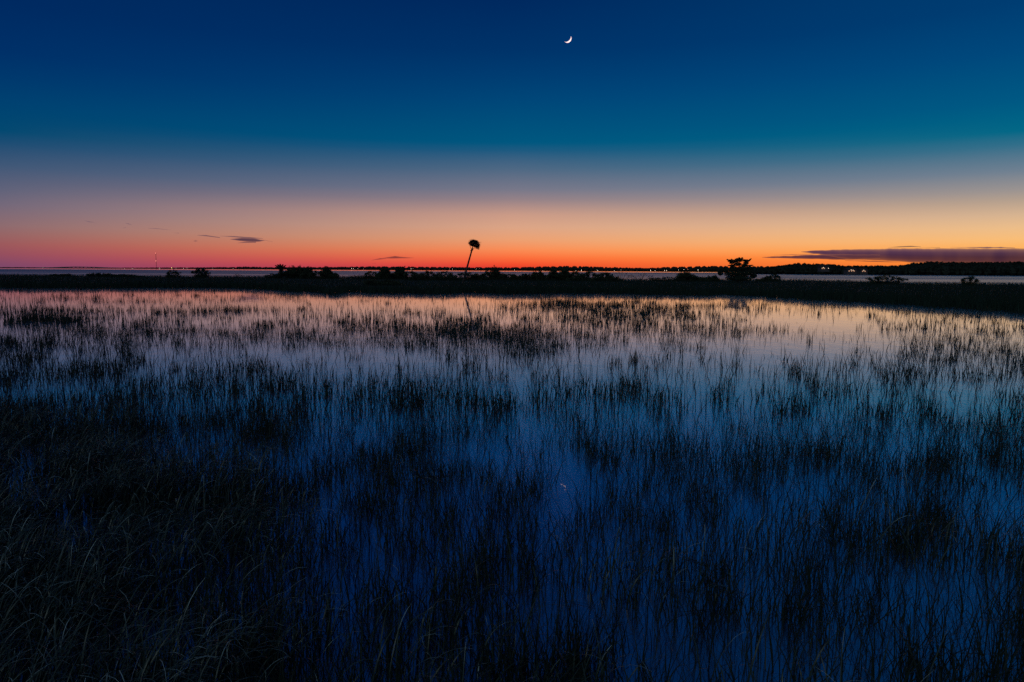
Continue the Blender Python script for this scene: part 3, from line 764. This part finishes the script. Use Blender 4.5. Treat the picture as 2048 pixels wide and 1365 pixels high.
LB = [(425, 537, .9, 'faint white lamp on the far shore just past the forked tree'), (466, 537, .8, 'faint white lamp on the far shore above the tiny lone bush'),
      (703, 537.6, 1.6, 'bright white lamp of a pair across the water gap before the hedge'), (707, 537.6, 1.2, 'bright white lamp of a pair across the water gap before the hedge'),
      (716, 537.9, .8, 'faint lamp beside the bright pair across the water gap'), (726, 537.9, .8, 'faint lamp beside the bright pair across the water gap'),
      (822, 538, 1.5, 'white lamp on the far shore just past the flat-topped thicket'), (826, 538, 1.0, 'smaller lamp touching the one past the flat-topped thicket'),
      (899, 539, .9, 'small lamp on the far shore just before the nest pole'), (905, 538.6, 1.1, 'small lamp on the far shore just before the nest pole'),
      (953, 538.4, .9, 'small lamp on the far shore just past the nest pole'), (958, 538.4, .7, 'small lamp on the far shore just past the nest pole'),
      (1029, 540.6, 1.3, 'white lamp on the far shore above the low level shrub'), (1085, 541.4, .8, 'faint lamp glimmering over the squarish dark shrub'),
      (1152, 541.6, .9, 'faint lamp next to the brightest lamp of the far shore'), (1163, 540.9, 2.0, 'brightest white lamp of the far shore, over see-through shrubs'),
      (1195, 541.4, 1.3, 'white lamp over the start of the wide see-through shrub'), (1229, 542.2, 1.2, 'white lamp at the waterline over the bare twiggy shrub'),
      (1242, 541, 1.0, 'small lamp set higher over the bare twiggy shrub'), (1270, 542, .9, 'faint lamp over the pale wispy bare shrub'),
      (1282, 541.6, 1.5, 'bright lamp over the pale wispy bare shrub'), (1292, 541, 1.5, 'bright lamp over the pale wispy bare shrub')]
for x, y, r, lb in LB: lamp(x, y, r, LWHITE, lb, 'lamps on the far shore', 3950)
for x, y, r, lb in [(1301, 541.2, 1.5, 'white lamp past the wispy bare shrub, first over open water'), (1310, 541.8, 1.1, 'smaller lamp second over the open water past the bare shrub'),
                    (1329, 541.3, 1.3, 'white lamp of a close pair over open water'), (1333, 541.4, 1.3, 'white lamp of a close pair over open water'),
                    (1357, 540.4, 1.2, 'white lamp above the near edge of the rounded shrub'), (1368, 539.6, 1.3, 'white lamp above the crown of the rounded shrub'),
                    (1396, 540.4, 1.6, 'bright white lamp between rounded shrub and cedar')]:
    lamp(x, y, r, LWHITE, lb, 'lamps on the far shore', 3150)
lamp(1375, 538.5, .8, LRED, 'red lamp on the far shore left of the cedar crown', None, 3150)

WALLM = simple('clapboard', (.09, .08, .08), .8, .2, .1, 1.0); ROOFM = simple('roof_shingle', (.05, .045, .045), .9, .1, .2, 2.0); DOORM = simple('door_paint', (.12, .06, .05), .6)
WIN = emitter('lit_window', (1.0, .5, .28), .4); PORCH = emitter('porch_light', (1.0, .72, .5), 1.6)
def house(x, ybase, w, h, Y, lit, label, lights):
    g = at(x, ybase, Y); base = np.array((g[0], Y, g[2])); o = empty('house', base); tag(o, label, 'house', 'lit houses on the headland')
    d = 6.0; cx, cy, cz = base
    mb = MB(); mb.box((cx, cy + d / 2, cz + h / 2 - .6), (w, d, h + 1.2)); wall = mb.build('wall', WALLM, o)
    mb = MB(); e = .3
    v = [(cx - w / 2 - e, cy - e, cz + h), (cx + w / 2 + e, cy - e, cz + h), (cx + w / 2 + e, cy + d + e, cz + h), (cx - w / 2 - e, cy + d + e, cz + h), (cx - w / 2 - e, cy + d / 2, cz + h + 1.5), (cx + w / 2 + e, cy + d / 2, cz + h + 1.5)]
    mb.add(v, [(0, 1, 5, 4), (2, 3, 4, 5), (3, 0, 4), (1, 2, 5), (3, 2, 1, 0)]); roof = mb.build('roof', ROOFM, o)
    mb = MB(); mb.box((cx + w * .25, cy + d / 2 + 1, cz + h + 1.4), (.5, .5, 1.4)); mb.build('chimney', WALLM, roof)
    mb = MB(); mb.box((cx + w * .36, cy - .03, cz + 1.0), (.9, .08, 2.0)); mb.build('door', DOORM, o)
    for k in lit:
        wx = cx - w / 2 + w * k
        mb = MB(); mb.box((wx, cy - .03, cz + h * .58), (1.1, .08, 1.1)); fr = mb.build('window', WALLM, o)
        mb = MB(); mb.box((wx, cy - .08, cz + h * .58), (.9, .04, .9)); mb.build('pane', WIN, fr)
    for lx, lz in lights:
        mb = MB(); mb.ball((cx + lx, cy - .35, cz + lz), .26); mb.build('porch_light', PORCH, o)
house(1650, 541, 7, 2.6, 562, (.16, .4), 'small lit house on the slope uphill of its neighbours', [(-1.6, 2.2), (2.6, 1.6)])
house(1704, 546.5, 8, 2.8, 556, (.2, .45, .7), 'long lit house by the headland waterside with three bright windows', [(-1.0, 2.5), (.6, 2.2)])
house(1728, 546.8, 6, 2.6, 560, (.3, .62), 'narrower lit house beside the long waterside house', [(-.4, 2.3)])

# ------------------------------------------------------------------ clouds
def cloud_mat(name, col, dens):
    m = bpy.data.materials.new(name); m.use_nodes = True; t = m.node_tree; t.nodes.clear()
    v = t.nodes.new('ShaderNodeVolumeAbsorption'); v.inputs['Color'].default_value = (*col, 1); v.inputs['Density'].default_value = dens
    o = t.nodes.new('ShaderNodeOutputMaterial'); t.links.new(v.outputs[0], o.inputs['Volume'])
    return m
CLOUD = cloud_mat('cloud_bank', (.04, .08, .95), .0014)
WISP = cloud_mat('cloud_wisp', (0, .08, .55), .0028)
def cloud(name, strands, Y, depth, mat, label, rough=1.2):
    """strands: lists of (x, top, bottom) in photo pixels, each a closed puffy body with real depth"""
    V = []; Fc = []
    for si, st in enumerate(strands):
        xa, xb = st[0][0], st[-1][0]; n = max(16, int((xb - xa) / 3)); m = 14
        xs_ = np.linspace(xa, xb, n); top = np.interp(xs_, [s[0] for s in st], [s[1] for s in st]); bot = np.interp(xs_, [s[0] for s in st], [s[2] for s in st])
        th = bot - top
        top = top + (fbm(xs_ / 14, xs_ * 0 + si, 40 + si, 4) - .5) * rough * np.minimum(1, th / 3); bot = bot + (fbm(xs_ / 28, xs_ * 0 + si, 60 + si) - .5) * rough * np.minimum(1, th / 3)
        o = len(V)
        for i, x in enumerate(xs_):
            mid_ = (top[i] + bot[i]) / 2; hh = max(.06, (bot[i] - top[i]) / 2)
            dd = depth * (min(1, hh / 3) ** .5) * (.8 + .4 * float(fbm(np.array([x / 40.0]), np.array([si * 3.0]), 80)[0]))
            for k in range(m):
                a = 2 * math.pi * k / m
                V.append(at(x, mid_ - hh * math.sin(a), Y + dd * math.cos(a)))
        for i in range(n - 1):
            for k in range(m): Fc.append((o + i * m + k, o + i * m + (k + 1) % m, o + (i + 1) * m + (k + 1) % m, o + (i + 1) * m + k))
        Fc.append(tuple(o + k for k in reversed(range(m)))); Fc.append(tuple(o + (n - 1) * m + k for k in range(m)))
    return tag(mesh_obj(name, V, Fc, mat, smooth=True), label, 'cloud')
cloud('cloud_bank', [[(1524, 514.8, 515.6), (1560, 512.6, 517), (1600, 511, 518.2), (1650, 509, 519.6), (1700, 508.5, 520), (1760, 510, 518)], [(1548, 510.6, 511), (1580, 509.4, 510.6), (1612, 508.4, 509.4), (1640, 507, 508.4)], [(1690, 521.4, 522), (1730, 521.6, 523.4), (1770, 523, 524.6), (1800, 524.6, 525.2)], [(1900, 494.8, 495.2), (1940, 494.6, 496.2), (1985, 494.4, 497), (2030, 495.4, 496.8)],
                     [(1602, 503.8, 504.6), (1630, 501.6, 508), (1665, 500, 514), (1700, 498.8, 520), (1780, 497.4, 522.5), (1830, 497, 526), (1900, 496.8, 530), (2048, 497, 533), (2300, 498, 534), (2420, 510, 525)]], 9000, 800, CLOUD,
      'long purple cloud bank low above the wooded headland', 2.2)
cloud('cloud_streak', [[(1776, 495.2, 495.6), (1800, 493, 495.2), (1822, 492, 494.6), (1842, 493.6, 494.6)], [(1838, 495.2, 495.6), (1880, 495.0, 496)]], 9000, 300, WISP, 'thin short cloud streak just above the cloud bank', .4)
cloud('cloud_wisp', [[(394, 470.6, 471.2), (412, 470.4, 473.2), (440, 475, 476.6)], [(440, 472.2, 472.8), (470, 472.6, 475), (500, 474.6, 477.6), (526, 477, 478)],
                     [(460, 478.6, 479.4), (480, 476.6, 482.4), (505, 476, 484.6), (520, 480, 484), (530, 480.6, 481.6), (546, 484, 484.6)], [(474, 486.4, 486.8), (490, 483.4, 486.4), (512, 483.4, 486)]], 9000, 260, WISP,
      'ragged mauve cloud wisp above the left bay horizon, largest of its string', .8)
cloud('cloud_wisp', [[(742, 521, 521.4), (760, 516.6, 519.6), (772, 517, 518.2)], [(764, 516.6, 517.6), (790, 512.4, 517.6), (815, 515, 517.2), (828, 515.8, 516.4)], [(744, 527, 527.4), (752, 526.4, 527.2)]], 9000, 220, WISP,
      'small dark cloud wisp over the tall thicket', .8)
cloud('cloud_wisp', [[(296, 456.8, 457.4), (312, 456.8, 458.2), (342, 460.4, 460.9)], [(348, 465.8, 466.2), (358, 466.2, 467.4)]], 9000, 160, WISP, 'thin drawn-out cloud thread above the radio mast', .4)
cloud('cloud_wisp', [[(250, 446.6, 447), (257, 447.2, 449), (264, 450, 450.6)], [(244, 457, 457.4), (252, 454.8, 456)]], 9000, 140, WISP, 'tiny slanting pair of cloud flecks', .3)
cloud('cloud_wisp', [[(168, 441.2, 441.6), (178, 443, 445), (190, 445.2, 445.6)]], 9000, 100, WISP, 'faint cloud fleck furthest from the mauve wisp', .3)
cloud('cloud_wisp', [[(386, 482.6, 483), (391, 480.4, 484.4), (396, 482, 482.6)]], 9000, 100, WISP, 'tiny round cloud fleck below the wisp string', .3)

# ------------------------------------------------------------------ moon: the sunlit crescent of a sphere
MOON = emitter('moonlit_surface', (1.0, .76, .72), 1.3)
md = moon_dir; Dm = 20000.0; Rm = Dm * math.tan(R(.30))
mc = EYE + md * Dm
e1 = np.cross(md, (0, 0, 1.0)); e1 /= np.linalg.norm(e1); e2 = np.cross(e1, md)          # right, up as seen
ang = R(-50); s_ = e1 * math.cos(ang) + e2 * math.sin(ang); c_ = -e1 * math.sin(ang) + e2 * math.cos(ang)   # bright limb direction, cusp axis
V = []; Fc = []; nu, nv = 28, 6
for i in range(nu + 1):
    la = -math.pi / 2 + math.pi * i / nu
    for j in range(nv + 1):
        lo = R(0) + R(46) * j / nv        # 0 = limb, towards the viewer
        V.append(mc + Rm * (c_ * math.sin(la) + math.cos(la) * (s_ * math.cos(lo) - md * math.sin(lo))))
    V.append(mc + Rm * (c_ * math.sin(la) * .999 + math.cos(la) * s_ * .62))
k = nv + 2
for i in range(nu):
    for j in range(k):
        Fc.append((i * k + j, i * k + (j + 1) % k, (i + 1) * k + (j + 1) % k, (i + 1) * k + j))
tag(mesh_obj('moon', V, Fc, MOON, smooth=False), 'thin pale crescent moon high in the deep blue sky', 'moon')
